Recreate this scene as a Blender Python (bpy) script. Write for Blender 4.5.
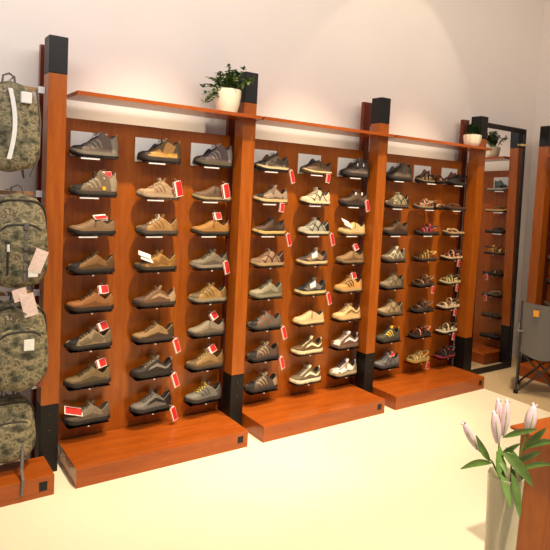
import bpy, bmesh, math, random
from mathutils import Vector, Matrix
C = bpy.context.scene
for o in list(bpy.data.objects): bpy.data.objects.remove(o)
PI = math.pi
# ------------------------------------------------------------------ camera
F, PX, PY = 576.6, 276.63, 230.64
yaw, pitch, roll = 0.6066, -0.0677, 0.0517
f = Vector((math.sin(yaw)*math.cos(pitch), math.cos(yaw)*math.cos(pitch), math.sin(pitch)))
r0 = Vector((math.cos(yaw), -math.sin(yaw), 0)); u0 = r0.cross(f)
r = r0*math.cos(roll)+u0*math.sin(roll); u = -r0*math.sin(roll)+u0*math.cos(roll)
cam = bpy.data.cameras.new('camera'); co = bpy.data.objects.new('camera', cam); C.collection.objects.link(co)
M3 = Matrix((r, u, -f)).transposed()
co.matrix_world = Matrix.Translation((-0.83, -3.7705, 1.8342)) @ M3.to_4x4()
cam.sensor_width = 36; cam.lens = F/550*36; cam.sensor_fit = 'HORIZONTAL'
cam.shift_x = -(PX-275)/550; cam.shift_y = (PY-275)/550
cam.clip_start = 0.05
C.camera = co
# ------------------------------------------------------------------ light
C.view_settings.view_transform = 'Standard'; C.view_settings.look = 'None'
C.view_settings.gamma = 1; C.view_settings.use_curve_mapping = False
C.view_settings.exposure = 0.0
w = bpy.data.worlds.new('room_daylight'); C.world = w; w.use_nodes = True
bg = w.node_tree.nodes['Background']; bg.inputs[0].default_value = (0.86, 0.89, 1.0, 1); bg.inputs[1].default_value = 0.30
def light(kind, name, loc, target, power, color, size=0.1, spot=None, blend=0.5, size_y=None):
    L = bpy.data.lights.new(name, kind); L.energy = power; L.color = color
    if kind == 'AREA':
        L.size = size
        if size_y: L.shape = 'RECTANGLE'; L.size_y = size_y
    else: L.shadow_soft_size = size
    if kind == 'SPOT': L.spot_size = math.radians(spot); L.spot_blend = blend
    o = bpy.data.objects.new(name, L); C.collection.objects.link(o); o.location = loc
    o.rotation_euler = (Vector(target)-Vector(loc)).to_track_quat('-Z', 'Y').to_euler()
    return o
WARM = (1.0, 0.80, 0.54)
for x, tx, pw in ((0.72, 0.72, 800), (2.08, 2.10, 760), (3.46, 3.48, 640)):
    light('SPOT', 'ceiling_spot', (x, -1.25, 4.45), (tx, -0.10, 0.75), pw, WARM, 0.04, 47, 1.0)
for x, y, pw in ((0.7, -3.9, 950), (2.6, -2.7, 520)):
    light('SPOT', 'floor_spot', (x, y, 4.45), (x+.1, min(-1.7, y+1.7), 0.0), pw, (1.0, 0.86, 0.62), 0.08, 62, 0.8)
light('SPOT', 'side_wall_fill_spot', (3.95, -1.1, 4.45), (5.25, -0.7, 1.0), 230, WARM, 0.05, 50, 1.0)  # added spot that brightens the dim unit reflected in the mirror
light('SPOT', 'wall_spot', (3.35, -1.2, 4.4), (3.2, 0.2, 2.55), 22, (1.0, 0.84, 0.62), 0.03, 62, 0.15)
light('AREA', 'upper_wall_fill_left', (-0.6, -2.2, 3.6), (-0.2, 0.2, 3.9), 62, (1.0, 0.95, 0.93), 3.6, size_y=0.8)  # added fill lamp, lifts the left part of the upper wall
light('AREA', 'upper_wall_fill_right', (3.0, -2.6, 3.6), (3.2, 0.2, 4.0), 34, (1.0, 0.88, 0.74), 3.4, size_y=0.8)  # added warmer fill for the upper wall further right

# ------------------------------------------------------------------ materials
def lin(c):
    return tuple(((v/255)/12.92 if v/255 <= 0.04045 else ((v/255+0.055)/1.055)**2.4) for v in c)+(1,)
MATS = {}
def principled(name):
    m = bpy.data.materials.new(name); m.use_nodes = True
    return m, m.node_tree, m.node_tree.nodes['Principled BSDF']
def mat(name, col, rough=0.6, metal=0, spec=0.5, noise=None, ns=60, bump=0.0, trans=0, sheen=0, coat=0):
    if name in MATS: return MATS[name]
    m, nt, b = principled(name)
    b.inputs['Roughness'].default_value = rough; b.inputs['Metallic'].default_value = metal
    b.inputs['Specular IOR Level'].default_value = spec
    b.inputs['Transmission Weight'].default_value = trans
    b.inputs['Coat Weight'].default_value = coat
    c = lin(col)
    tc = nt.nodes.new('ShaderNodeTexCoord')
    n = nt.nodes.new('ShaderNodeTexNoise'); n.inputs['Scale'].default_value = ns; n.inputs['Detail'].default_value = 4
    nt.links.new(tc.outputs['Object'], n.inputs['Vector'])
    k = 0.12 if noise is None else noise
    rp = nt.nodes.new('ShaderNodeValToRGB')
    rp.color_ramp.elements[0].position = 0.3; rp.color_ramp.elements[1].position = 0.7
    rp.color_ramp.elements[0].color = tuple(v*(1-k) for v in c[:3])+(1,)
    rp.color_ramp.elements[1].color = tuple(min(1, v*(1+k)) for v in c[:3])+(1,)
    nt.links.new(n.outputs['Fac'], rp.inputs['Fac']); nt.links.new(rp.outputs['Color'], b.inputs['Base Color'])
    if bump:
        bp = nt.nodes.new('ShaderNodeBump'); bp.inputs['Strength'].default_value = bump; bp.inputs['Distance'].default_value = 0.002
        nt.links.new(n.outputs['Fac'], bp.inputs['Height']); nt.links.new(bp.outputs['Normal'], b.inputs['Normal'])
    MATS[name] = m; return m
def wood(name, dark, light_, stretch=(14, 14, 1.2), rough=0.28, coat=0.25):
    m, nt, b = principled(name)
    tc = nt.nodes.new('ShaderNodeTexCoord'); mp = nt.nodes.new('ShaderNodeMapping')
    mp.inputs['Scale'].default_value = stretch
    nt.links.new(tc.outputs['Object'], mp.inputs['Vector'])
    n1 = nt.nodes.new('ShaderNodeTexNoise'); n1.inputs['Scale'].default_value = 2.2; n1.inputs['Detail'].default_value = 6; n1.inputs['Roughness'].default_value = 0.6; n1.inputs['Distortion'].default_value = 0.6
    n2 = nt.nodes.new('ShaderNodeTexNoise'); n2.inputs['Scale'].default_value = 14; n2.inputs['Detail'].default_value = 3
    nt.links.new(mp.outputs['Vector'], n1.inputs['Vector']); nt.links.new(mp.outputs['Vector'], n2.inputs['Vector'])
    mx = nt.nodes.new('ShaderNodeMath'); mx.operation = 'MULTIPLY_ADD'; mx.inputs[1].default_value = 0.3
    ad = nt.nodes.new('ShaderNodeMath'); ad.operation = 'MULTIPLY'; ad.inputs[1].default_value = 0.7
    nt.links.new(n1.outputs['Fac'], ad.inputs[0]); nt.links.new(n2.outputs['Fac'], mx.inputs[0]); nt.links.new(ad.outputs[0], mx.inputs[2])
    rp = nt.nodes.new('ShaderNodeValToRGB'); rp.color_ramp.elements[0].position = 0.32; rp.color_ramp.elements[1].position = 0.68
    rp.color_ramp.elements[0].color = lin(dark); rp.color_ramp.elements[1].color = lin(light_)
    nt.links.new(mx.outputs[0], rp.inputs['Fac']); nt.links.new(rp.outputs['Color'], b.inputs['Base Color'])
    b.inputs['Roughness'].default_value = rough; b.inputs['Coat Weight'].default_value = coat*.5; b.inputs['Coat Roughness'].default_value = 0.15; b.inputs['Specular IOR Level'].default_value = 0.35
    MATS[name] = m; return m
W_UP = wood('cherry_wood_vertical', (138, 66, 13), (168, 90, 20))
W_AC = wood('cherry_wood_horizontal', (134, 61, 15), (162, 80, 22), stretch=(1.2, 12, 12), rough=0.25)
W_RED = wood('dark_red_wood', (96, 36, 20), (114, 46, 26))
BLACK = mat('black_painted_steel', (18, 16, 15), 0.42, 0.0, 0.3)
BOLT = mat('dark_bolt', (60, 50, 44), 0.3, 0.8)
WHITE = mat('white_card', (235, 230, 222), 0.5, noise=0.02)
RED = mat('red_card', (205, 38, 34), 0.45, noise=0.04)
CHROME = mat('brushed_steel', (190, 188, 186), 0.25, 1.0, noise=0.05)
CREAMC = mat('cream_ceramic', (232, 222, 196), 0.18, noise=0.03, coat=0.4)
SOIL = mat('potting_soil', (50, 36, 24), 0.9, noise=0.4)
LEAF = mat('leaf_green', (92, 118, 54), 0.42, noise=0.3, ns=25)
LEAF_D = mat('dark_leaf_green', (44, 76, 34), 0.45, noise=0.3, ns=25)
LILYL = mat('lily_leaf_green', (104, 136, 60), 0.38, noise=0.25, ns=18)
STEM = mat('green_stem', (98, 128, 58), 0.5, noise=0.15)
BUDP = mat('pale_pink_bud', (244, 214, 222), 0.45, noise=0.08, ns=40)
BUDG = mat('green_bud_rib', (178, 190, 116), 0.45, noise=0.15, ns=40)
def acrylic():
    m = bpy.data.materials.new('clear_acrylic'); m.use_nodes = True; nt = m.node_tree
    for n in list(nt.nodes): nt.nodes.remove(n)
    out = nt.nodes.new('ShaderNodeOutputMaterial'); mx = nt.nodes.new('ShaderNodeMixShader')
    t = nt.nodes.new('ShaderNodeBsdfTransparent'); t.inputs[0].default_value = (0.95, 0.955, 0.95, 1)
    g = nt.nodes.new('ShaderNodeBsdfGlossy'); g.inputs['Roughness'].default_value = 0.06
    fr = nt.nodes.new('ShaderNodeFresnel'); fr.inputs['IOR'].default_value = 1.5
    nt.links.new(fr.outputs[0], mx.inputs[0]); nt.links.new(t.outputs[0], mx.inputs[1]); nt.links.new(g.outputs[0], mx.inputs[2])
    nt.links.new(mx.outputs[0], out.inputs[0]); return m
ACR = acrylic()
ACRLIP = mat('white_fittings_and_glare', (238, 236, 232), 0.15, noise=0.02, coat=0.5)  # glossy white shared by small fittings and painted glare

# ------------------------------------------------------------------ mesh builder
class MB:
    def __init__(s): s.v = []; s.f = []; s.mi = []
    def add(s, vs, fs, mi=0, M=None):
        n = len(s.v)
        s.v += [tuple(M @ Vector(p)) if M else tuple(p) for p in vs]
        s.f += [tuple(i+n for i in q) for q in fs]; s.mi += [mi]*len(fs)
        return s
    def box(s, a, b, bev=0.0, mi=0, M=None):
        bm = bmesh.new(); bmesh.ops.create_cube(bm, size=1)
        for v in bm.verts:
            v.co = Vector(((a[i]+b[i])/2 + v.co[i]*(b[i]-a[i]) for i in range(3)))
        if bev: bmesh.ops.bevel(bm, geom=bm.edges[:], offset=bev, segments=2, affect='EDGES', profile=0.6)
        bm.verts.index_update()
        s.add([v.co.copy() for v in bm.verts], [[v.index for v in q.verts] for q in bm.faces], mi, M); bm.free(); return s
    def tube(s, pts, rad, n=8, mi=0, M=None, cap=True):
        pts = [Vector(p) for p in pts]; R = rad if isinstance(rad, (list, tuple)) else [rad]*len(pts)
        vs = []; fs = []; side = None
        for i, p in enumerate(pts):
            d = (pts[min(i+1, len(pts)-1)]-pts[max(i-1, 0)]).normalized()
            if side is None: side = d.orthogonal().normalized()
            else: side = (side - d*side.dot(d)).normalized() if (side-d*side.dot(d)).length > 1e-4 else d.orthogonal().normalized()
            o = d.cross(side)
            for k in range(n):
                a = 2*PI*k/n; vs.append(p+(side*math.cos(a)+o*math.sin(a))*R[i])
        for i in range(len(pts)-1):
            for k in range(n):
                fs.append((i*n+k, i*n+(k+1) % n, (i+1)*n+(k+1) % n, (i+1)*n+k))
        if cap: fs += [tuple(range(n))[::-1], tuple(range((len(pts)-1)*n, len(pts)*n))]
        return s.add(vs, fs, mi, M)
    def rings(s, rings, mi=0, M=None, cap0=True, cap1=True):
        n = len(rings[0]); vs = [p for q in rings for p in q]; fs = []
        for i in range(len(rings)-1):
            for k in range(n): fs.append((i*n+k, i*n+(k+1) % n, (i+1)*n+(k+1) % n, (i+1)*n+k))
        if cap0: fs.append(tuple(range(n))[::-1])
        if cap1: fs.append(tuple(range((len(rings)-1)*n, len(rings)*n)))
        return s.add(vs, fs, mi, M)
    def lathe(s, prof, n=28, mi=0, M=None, cap0=True, cap1=True):
        return s.rings([[(q*math.cos(2*PI*k/n), q*math.sin(2*PI*k/n), z) for k in range(n)] for q, z in prof], mi, M, cap0, cap1)
    def grid(s, rows, mi=0, M=None, thick=0):
        na = len(rows[0]); vs = [p for q in rows for p in q]; fs = []
        for i in range(len(rows)-1):
            for k in range(na-1): fs.append((i*na+k, i*na+k+1, (i+1)*na+k+1, (i+1)*na+k))
        return s.add(vs, fs, mi, M)
    def obj(s, name, mats, parent=None, smooth=False, loc=None):
        me = bpy.data.meshes.new(name); me.from_pydata(s.v, [], s.f)
        for m in (mats if isinstance(mats, (list, tuple)) else [mats]): me.materials.append(m)
        for p, i in zip(me.polygons, s.mi): p.material_index = i
        bm = bmesh.new(); bm.from_mesh(me); bmesh.ops.recalc_face_normals(bm, faces=bm.faces[:]); bm.to_mesh(me); bm.free()
        if smooth:
            me.shade_smooth()
            if smooth != 'all': me.set_sharp_from_angle(angle=math.radians(40))
        o = bpy.data.objects.new(name, me); C.collection.objects.link(o)
        if parent: o.parent = parent
        if loc: o.location = loc
        return o
def tag(o, label, cat, group=None):
    o['label'] = label; o['category'] = cat
    if group: o['group'] = group
    return o
def thing(name, label, cat, loc=(0, 0, 0), rz=0, group=None):
    o = bpy.data.objects.new(name, None); C.collection.objects.link(o); o.location = loc
    o.rotation_euler = (0, 0, rz); o.empty_display_size = 0.05
    return tag(o, label, cat, group)
def struct(o): o['kind'] = 'structure'; return o

# ------------------------------------------------------------------ room
WALL = mat('matt_wall_paint', (236, 226, 218), 0.85, noise=0.025, ns=1.5)
CEIL = mat('ceiling_paint', (225, 220, 212), 0.9, noise=0.01)
def floor_mat():
    m, nt, b = principled('polished_cream_floor')
    tc = nt.nodes.new('ShaderNodeTexCoord'); n = nt.nodes.new('ShaderNodeTexNoise'); n.inputs['Scale'].default_value = 1.6; n.inputs['Detail'].default_value = 5
    nt.links.new(tc.outputs['Object'], n.inputs['Vector'])
    rp = nt.nodes.new('ShaderNodeValToRGB'); rp.color_ramp.elements[0].color = lin((222, 210, 182)); rp.color_ramp.elements[1].color = lin((232, 222, 196))
    nt.links.new(n.outputs['Fac'], rp.inputs['Fac']); nt.links.new(rp.outputs['Color'], b.inputs['Base Color'])
    b.inputs['Roughness'].default_value = 0.35; return m
struct(MB().box((-5, -6.5, -0.1), (7.2, 0.3, 0)).obj('floor', floor_mat()))
tan = mat('tan_floor_area', (172, 148, 112), .6, noise=.06, ns=30)
struct(MB().box((4.10, -6.5, 0), (5.55, 0.2, 0.0015)).obj('trim_1', tan))  # thin tan sheet over the right side of the floor
struct(MB().box((-5, 0.2, 0), (7.2, 0.32, 4.7)).obj('wall_back', WALL))
struct(MB().box((5.55, -6.5, 0), (5.67, 0.2, 4.7)).obj('wall_right', WALL))
struct(MB().box((-5, -6.5, 4.7), (7.2, 0.32, 4.8)).obj('ceiling', CEIL))

# ------------------------------------------------------------------ display fixtures
ZT, ZB, ZK, HB = 2.691, 2.47, 0.438, 0.121
Z1, PT = 1.990, 0.25
def make_post(label):
    t = thing('display_post', label, 'post', group='upright posts between the display walls')
    MB().box((0, -0.121, ZK), (0.108, 0.0, ZB), 0.003).obj('column', W_UP, t)
    MB().box((-0.001, -0.122, ZB), (0.109, 0.001, ZT), 0.004).obj('cap', BLACK, t)
    fp = MB().box((-0.002, -0.123, 0), (0.110, 0.002, ZK), 0.004).obj('foot_sleeve', BLACK, t)
    for z in (0.37, 0.27):
        MB().lathe([(0.0, -0.004), (0.009, -0.004), (0.009, 0.001), (0.006, 0.004)], 14, M=Matrix.Translation((0.054, -0.125, z)) @ Matrix.Rotation(PI/2, 4, 'X')).obj('bolt', BOLT, fp, True)
    MB().box((-0.004, 0.089, 0.0), (0.09, 0.13, ZT-0.02), 0.003).obj('rear_board', W_RED, t)
    m = MB().box((0.02, 0.002, 0.45), (0.045, 0.028, 2.45), 0.002)
    for k in range(24): m.box((0.018, 0.008, 0.55+k*0.08), (0.0195, 0.022, 0.59+k*0.08), 0)
    m.obj('slotted_rail', CHROME, t, False)
    return t
def copy_tree(o, parent=None):
    c = o.copy(); C.collection.objects.link(c); c.parent = parent
    for ch in list(o.children): copy_tree(ch, c)
    return c
PXS = (0.0, 1.359, 2.733, 4.118)
plabs = ('wooden display post with black cap beside the camouflage backpacks',
         'wooden display post with black cap behind the large potted plant',
         'wooden display post with black cap between the middle and right shoe walls',
         'wooden display post with black cap beside the black-framed mirror')
post0 = None
for x, lb in zip(PXS, plabs):
    p = make_post(lb) if post0 is None else copy_tree(post0)
    if post0 is None: post0 = p
    p.location = (x, 0, 0); p['label'] = lb
p = copy_tree(post0); p.location = (5.23, -0.15, 0); p.rotation_euler = (0, 0, -PI/2)
p['label'] = 'dark red display post at the far right edge, beyond the mirror'

def make_unit(label, x0, width, cols, M_loc, rz, y_base=0.06, panel=True):
    t = thing('shoe_display_wall', label, 'display wall', M_loc, rz, 'wooden wall display units')
    W = width
    if panel:
        MB().box((0.0, 0.06, HB), (W, 0.085, 2.235), 0.002).obj('back_panel', W_UP, t)
        hs = MB().box((0.0, -0.20, 2.352), (W+.115, -0.124, 2.376)).box((0.0, -0.124, 2.352), (W, 0.088, 2.376))
        hs.obj('header_shelf', W_AC, t)
    b = MB().box((0.0, -0.396, 0.0), (W, y_base, HB), 0.003).obj('base', W_AC, t)
    bx = W-0.085
    MB().box((bx, -0.3985, 0.043), (bx+0.045, -0.3955, 0.089), 0.0012).obj('badge', BLACK, b)
    glare_shelf = clip = None
    for cx in cols:
        for k in range(8):
            z = Z1-PT*k
            src = glare_shelf if k < 3 else clip
            if src is None:
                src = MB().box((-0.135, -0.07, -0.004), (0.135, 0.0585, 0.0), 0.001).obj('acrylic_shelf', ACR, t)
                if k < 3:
                    MB().box((-0.10, -0.068, -0.014), (0.02, -0.064, -0.0045), 0.001).obj('edge_glare', ACRLIP, src); glare_shelf = src  # white strip imitates glare on the front edge of the top shelves
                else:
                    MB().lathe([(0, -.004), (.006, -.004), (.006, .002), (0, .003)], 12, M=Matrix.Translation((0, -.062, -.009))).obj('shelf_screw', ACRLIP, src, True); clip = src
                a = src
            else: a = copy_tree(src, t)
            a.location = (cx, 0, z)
    return t
make_unit('tall wooden shoe wall holding brown hiking shoes, nearest the backpacks', 0, 1.205, (0.317-0.15, 0.766-0.15, 1.185-0.15), (0.15, 0, 0), 0)
make_unit('tall wooden shoe wall with pale sneakers, between two others', 0, 1.236, (1.702-1.488, 2.150-1.488, 2.572-1.488), (1.488, 0, 0), 0)
make_unit('tall wooden shoe wall with mostly sandals, left of the mirror', 0, 1.236, (3.108-2.858, 3.545-2.858, 3.945-2.858), (2.858, 0, 0), 0)
make_unit('shoe wall on the right side wall, seen in the mirror', 0, 1.236, (0.175,), (5.23, -0.275, 0), -PI/2)

# ------------------------------------------------------------------ mirror
t = thing('framed_mirror', 'tall black-framed mirror standing right of the shoe walls', 'mirror', (4.29, -0.06, 0))
MW, MH = 0.745, 2.655
t.rotation_euler = (-0.016, 0, 0)
m = MB().box((0, -0.02, 0), (0.022, 0.02, MH), 0.003).box((MW-0.022, -0.02, 0), (MW, 0.02, MH), 0.003)
m.box((0.022, -0.02, MH-0.05), (MW-0.022, 0.02, MH), 0.003).box((0.022, -0.02, 0), (MW-0.022, 0.02, 0.06), 0.003)
m.obj('frame', BLACK, t)
mm, nt, b = principled('silvered_glass'); b.inputs['Metallic'].default_value = 1; b.inputs['Roughness'].default_value = 0.0
nn = nt.nodes.new('ShaderNodeTexNoise'); nn.inputs['Scale'].default_value = 2
rp = nt.nodes.new('ShaderNodeValToRGB'); rp.color_ramp.elements[0].color = (0.80, 0.80, 0.82, 1); rp.color_ramp.elements[1].color = (0.86, 0.86, 0.87, 1)
nt.links.new(nn.outputs['Fac'], rp.inputs['Fac']); nt.links.new(rp.outputs['Color'], b.inputs['Base Color'])
MB().box((0.0225, -0.008, 0.061), (MW-0.0225, 0.008, MH-0.051)).obj('mirror_glass', mm, t)
MB().box((MW-0.10, -0.03, 2.47), (MW+0.01, -0.0215, 2.49), 0.001, M=None).obj('wooden_clip', mat('pale_wood_clip', (214, 186, 130), 0.6), t)

# ------------------------------------------------------------------ shoes
L = 0.28
def sm(a, b, x):
    x = max(0, min(1, (x-a)/(b-a))); return x*x*(3-2*x)
def interp(pts, x):
    for (a, p), (b, q) in zip(pts, pts[1:]):
        if x <= b:
            s = (x-a)/(b-a); s = s*s*(3-2*s)*0.5+s*0.5; return p+(q-p)*s
    return pts[-1][1]
def halfw(t):
    w = interp([(0, .032), (.15, .035), (.38, .0335), (.55, .040), (.72, .0475), (.86, .044), (1, .036)], t)
    if t < .1: w *= max(0, 1-(1-t/.1)**2)**.5
    if t > .80: w *= max(0, 1-((t-.80)/.20)**2.3)**.5
    return w
def zbot(t): return 0.018*max(0, (t-.72)/.28)**2 + 0.004*max(0, (0.08-t)/.08)**2
def xt(t): return L*(0.5-t)
PROF = {
 'low':  dict(rim=[(0, .104), (.06, .100), (.2, .070), (.34, .100), (.42, .115)], top=[(.3, .112), (.4, .120), (.55, .096), (.72, .068), (.86, .056), (1, .042)], s=.028, drop=.05),
 'mid':  dict(rim=[(0, .140), (.06, .138), (.18, .120), (.34, .148), (.42, .14)], top=[(.3, .150), (.39, .148), (.5, .112), (.7, .076), (.86, .060), (1, .044)], s=.032, drop=.07),
 'slip': dict(rim=[(0, .092), (.06, .088), (.2, .066), (.34, .090), (.42, .10)], top=[(.3, .098), (.4, .106), (.5, .096), (.7, .068), (.86, .054), (1, .040)], s=.024, drop=.045),
}
def supper(P, t, a):
    """point on the shoe upper: t heel to toe, a from one sole edge over the top to the other"""
    w_ = halfw(t); zs = zbot(t)+P['s']-.004
    H = interp(P['top'], t); R = interp(P['rim'], t)
    # height fades at the two ends
    e = 1.0
    if t > .9: e = max(0, 1-((t-.9)/.1)**3)**.5
    if t < .03: e = 0.90+0.10*(t/.03)
    th = PI*a; cs = math.cos(th); sn = math.sin(th)
    ny = .62 if t > .55 else .8-.18*sm(.4, .55, t)
    yc = -w_*math.copysign(abs(cs)**ny, cs); zc = zs+(H*e+zbot(t)-zs)*sn**.78
    if t > .9: zc = zs+(H+zbot(t)-zs)*e*sn**.78
    b = a if a < .5 else 1-a; sg = -1 if a < .5 else 1
    if b < .30: q = b/.30; yo = w_*(1-.22*q**1.6); zo = zs+(R-zs)*q**.85
    elif b < .34: q = (b-.30)/.04; yo = w_*(.78-.14*q); zo = R-.003*q
    else: q = (b-.34)/.16; yo = w_*.64*(1-q); zo = R-.003-P['drop']*min(1, q*2.2)
    k = sm(.37, .43, t)
    hc = 1-sm(0, .16, t); qz = max(0, min(1, (zo-zs)/max(.02, R-zs)))
    return Vector((xt(t)+(hc*(.006*math.sin(PI*qz)-.012*qz*qz) if k < 1 else 0), (sg*yo)*(1-k)+yc*k, zo*(1-k)+zc*k))
def snorm(P, t, a):
    e = .006; t1, t2 = max(0.004, t-e), min(.996, t+e); a1, a2 = max(0, a-e), min(1, a+e)
    d1 = supper(P, t2, a)-supper(P, t1, a); d2 = supper(P, t, a2)-supper(P, t, a1)
    n = d1.cross(d2)
    if n.length < 1e-12: return Vector((0, 0, 1))
    n.normalize(); c = Vector((xt(t), 0, .03))
    if n.dot(supper(P, t, a)-c) < 0: n = -n
    return n
def patch(mb, P, t0, t1, a0, a1, off=.0018, nt_=7, na=7, skew=0):
    rows = []
    for i in range(nt_):
        q = []
        for j in range(na):
            a = a0+(a1-a0)*j/(na-1); aa = a if a < .5 else 1-a
            t = min(.997, max(.003, t0+(t1-t0)*i/(nt_-1)+skew*(aa-.15)))
            q.append(supper(P, t, a)+snorm(P, t, a)*off)
        rows.append(q)
    mb.grid(rows)
TS = [0.0, .01, .03, .06, .1, .15, .2, .26, .32, .36, .38, .4, .42, .45, .5, .55, .6, .66, .72, .78, .83, .87, .9, .93, .955, .975, .99, 1.0]
AS = [0, .05, .1, .15, .2, .25, .29, .31, .34, .37, .41, .46, .5, .54, .59, .63, .66, .69, .71, .75, .8, .85, .9, .95, 1]
def sole_ring(z, grow, lug=0, n=26, top=False):
    ts = [.5-.5*math.cos(PI*i/n) for i in range(n+1)]
    out = []
    for sgn, seq in ((-1, ts), (1, ts[::-1][1:-1])):
        for i, t in enumerate(seq):
            w_ = halfw(t)*1.03+.002*(1 if 0 < t < 1 else 0)+grow*(math.sin(PI*min(1, max(0, t)))**.3 if 0 < t < 1 else 0)
            x = xt(t)+(grow+.003)*(1 if t < .02 else -1 if t > .98 else 0)
            zz = zbot(t)+z+(lug if i % 2 else 0)
            out.append((x, sgn*w_, zz))
    return out
def leather(c, r_=.62):
    c = tuple(int(v*(.84 if max(c) < 200 else .93)) for v in c)
    return mat('shoe_material_%d_%d_%d' % tuple(c), c, r_, noise=.16, ns=90, bump=.25, spec=.35)
random.seed(5)
TAGX = [0]
def price_tag(parent, pos, rot, w_=.040, h_=.062):
    pos = (pos[0]+TAGX[0], pos[1], pos[2])
    w_ *= 1.3; h_ *= 1.4
    M = Matrix.Translation(pos) @ Matrix.Rotation(rot[2], 4, 'Z') @ Matrix.Rotation(rot[0], 4, 'X') @ Matrix.Rotation(rot[1], 4, 'Y')
    m = MB().box((-w_/2, 0, -h_), (w_/2, .0012, 0), mi=0, M=M)
    m.box((-w_/2+.0015, -.0006, -h_+.004), (w_/2-.0015, 0, -.0015), mi=1, M=M)
    M2 = M @ Matrix.Rotation(.45, 4, 'Z')
    m.box((-w_/2+.004, .004, -h_+.004), (w_/2+.004, .005, .002), mi=0, M=M2)
    m.tube([M @ Vector((0, .001, 0)), M @ Vector((.003, .004, .012)), M @ Vector((-.008, .014, .02))], .0006, 5, mi=0)
    m.obj('price_tag', [WHITE, RED], parent)
def add_tag(t, kind):
    if not kind: return
    for k in kind.split('+'):
        if k == 'collar': price_tag(t, (.072, -.006, .150), (-.35, -.28+random.uniform(-.2, .25), .1), .052, .036)
        if k == 'top': price_tag(t, (.085, .0, .112), (-1.1, PI/2-.2, .05), .036, .06)
        if k == 'right': price_tag(t, (.135, -.052, .050), (0, -.30, .15), .038, .064)
        if k == 'rightlow': price_tag(t, (.128, -.068, .012), (0, -.35, .15), .034, .068)
        if k == 'low': price_tag(t, (.06, -.076, .006), (0, .1, .1), .036, .046)
        if k == 'heel': price_tag(t, (.105, -.048, .115), (0, -.25, .2), .05, .07)
        if k == 'toe':
            M = Matrix.Translation((-.085, -.03, .088)) @ Matrix.Rotation(.3, 4, 'Y') @ Matrix.Rotation(.55, 4, 'X')
            m = MB().box((-.058, -.03, 0), (.055, .032, .0012), mi=0, M=M); m.box((-.052, -.025, .0012), (.049, .027, .0018), mi=1, M=M)
            m.tube([M @ Vector((.055, 0, 0)), (.0, -.01, .095)], .0006, 5, mi=0); m.obj('price_tag', [WHITE, RED], t)
        if k == 'white':
            M = Matrix.Translation((-.08, -.035, .082)) @ Matrix.Rotation(.35, 4, 'Y') @ Matrix.Rotation(.7, 4, 'X')
            MB().box((-.04, -.02, 0), (.05, .024, .0012), M=M).box((-.06, .0, .008), (.03, .04, .009), M=M).obj('paper_tag', WHITE, t)
        if k == 'patch':
            P = PROF['low']; m = MB(); patch(m, P, .40, .60, .10, .30, .004); m.obj('white_sticker', ACRLIP, t)
        if k == 'shine':
            m = MB()
            for x in (-.01, .055): m.box((x, -.036, .088), (x+.012, -.032, .112), .002)
            m.obj('white_glint', ACRLIP, t)  # white bars stand in for reflections glinting on the shoe
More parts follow.
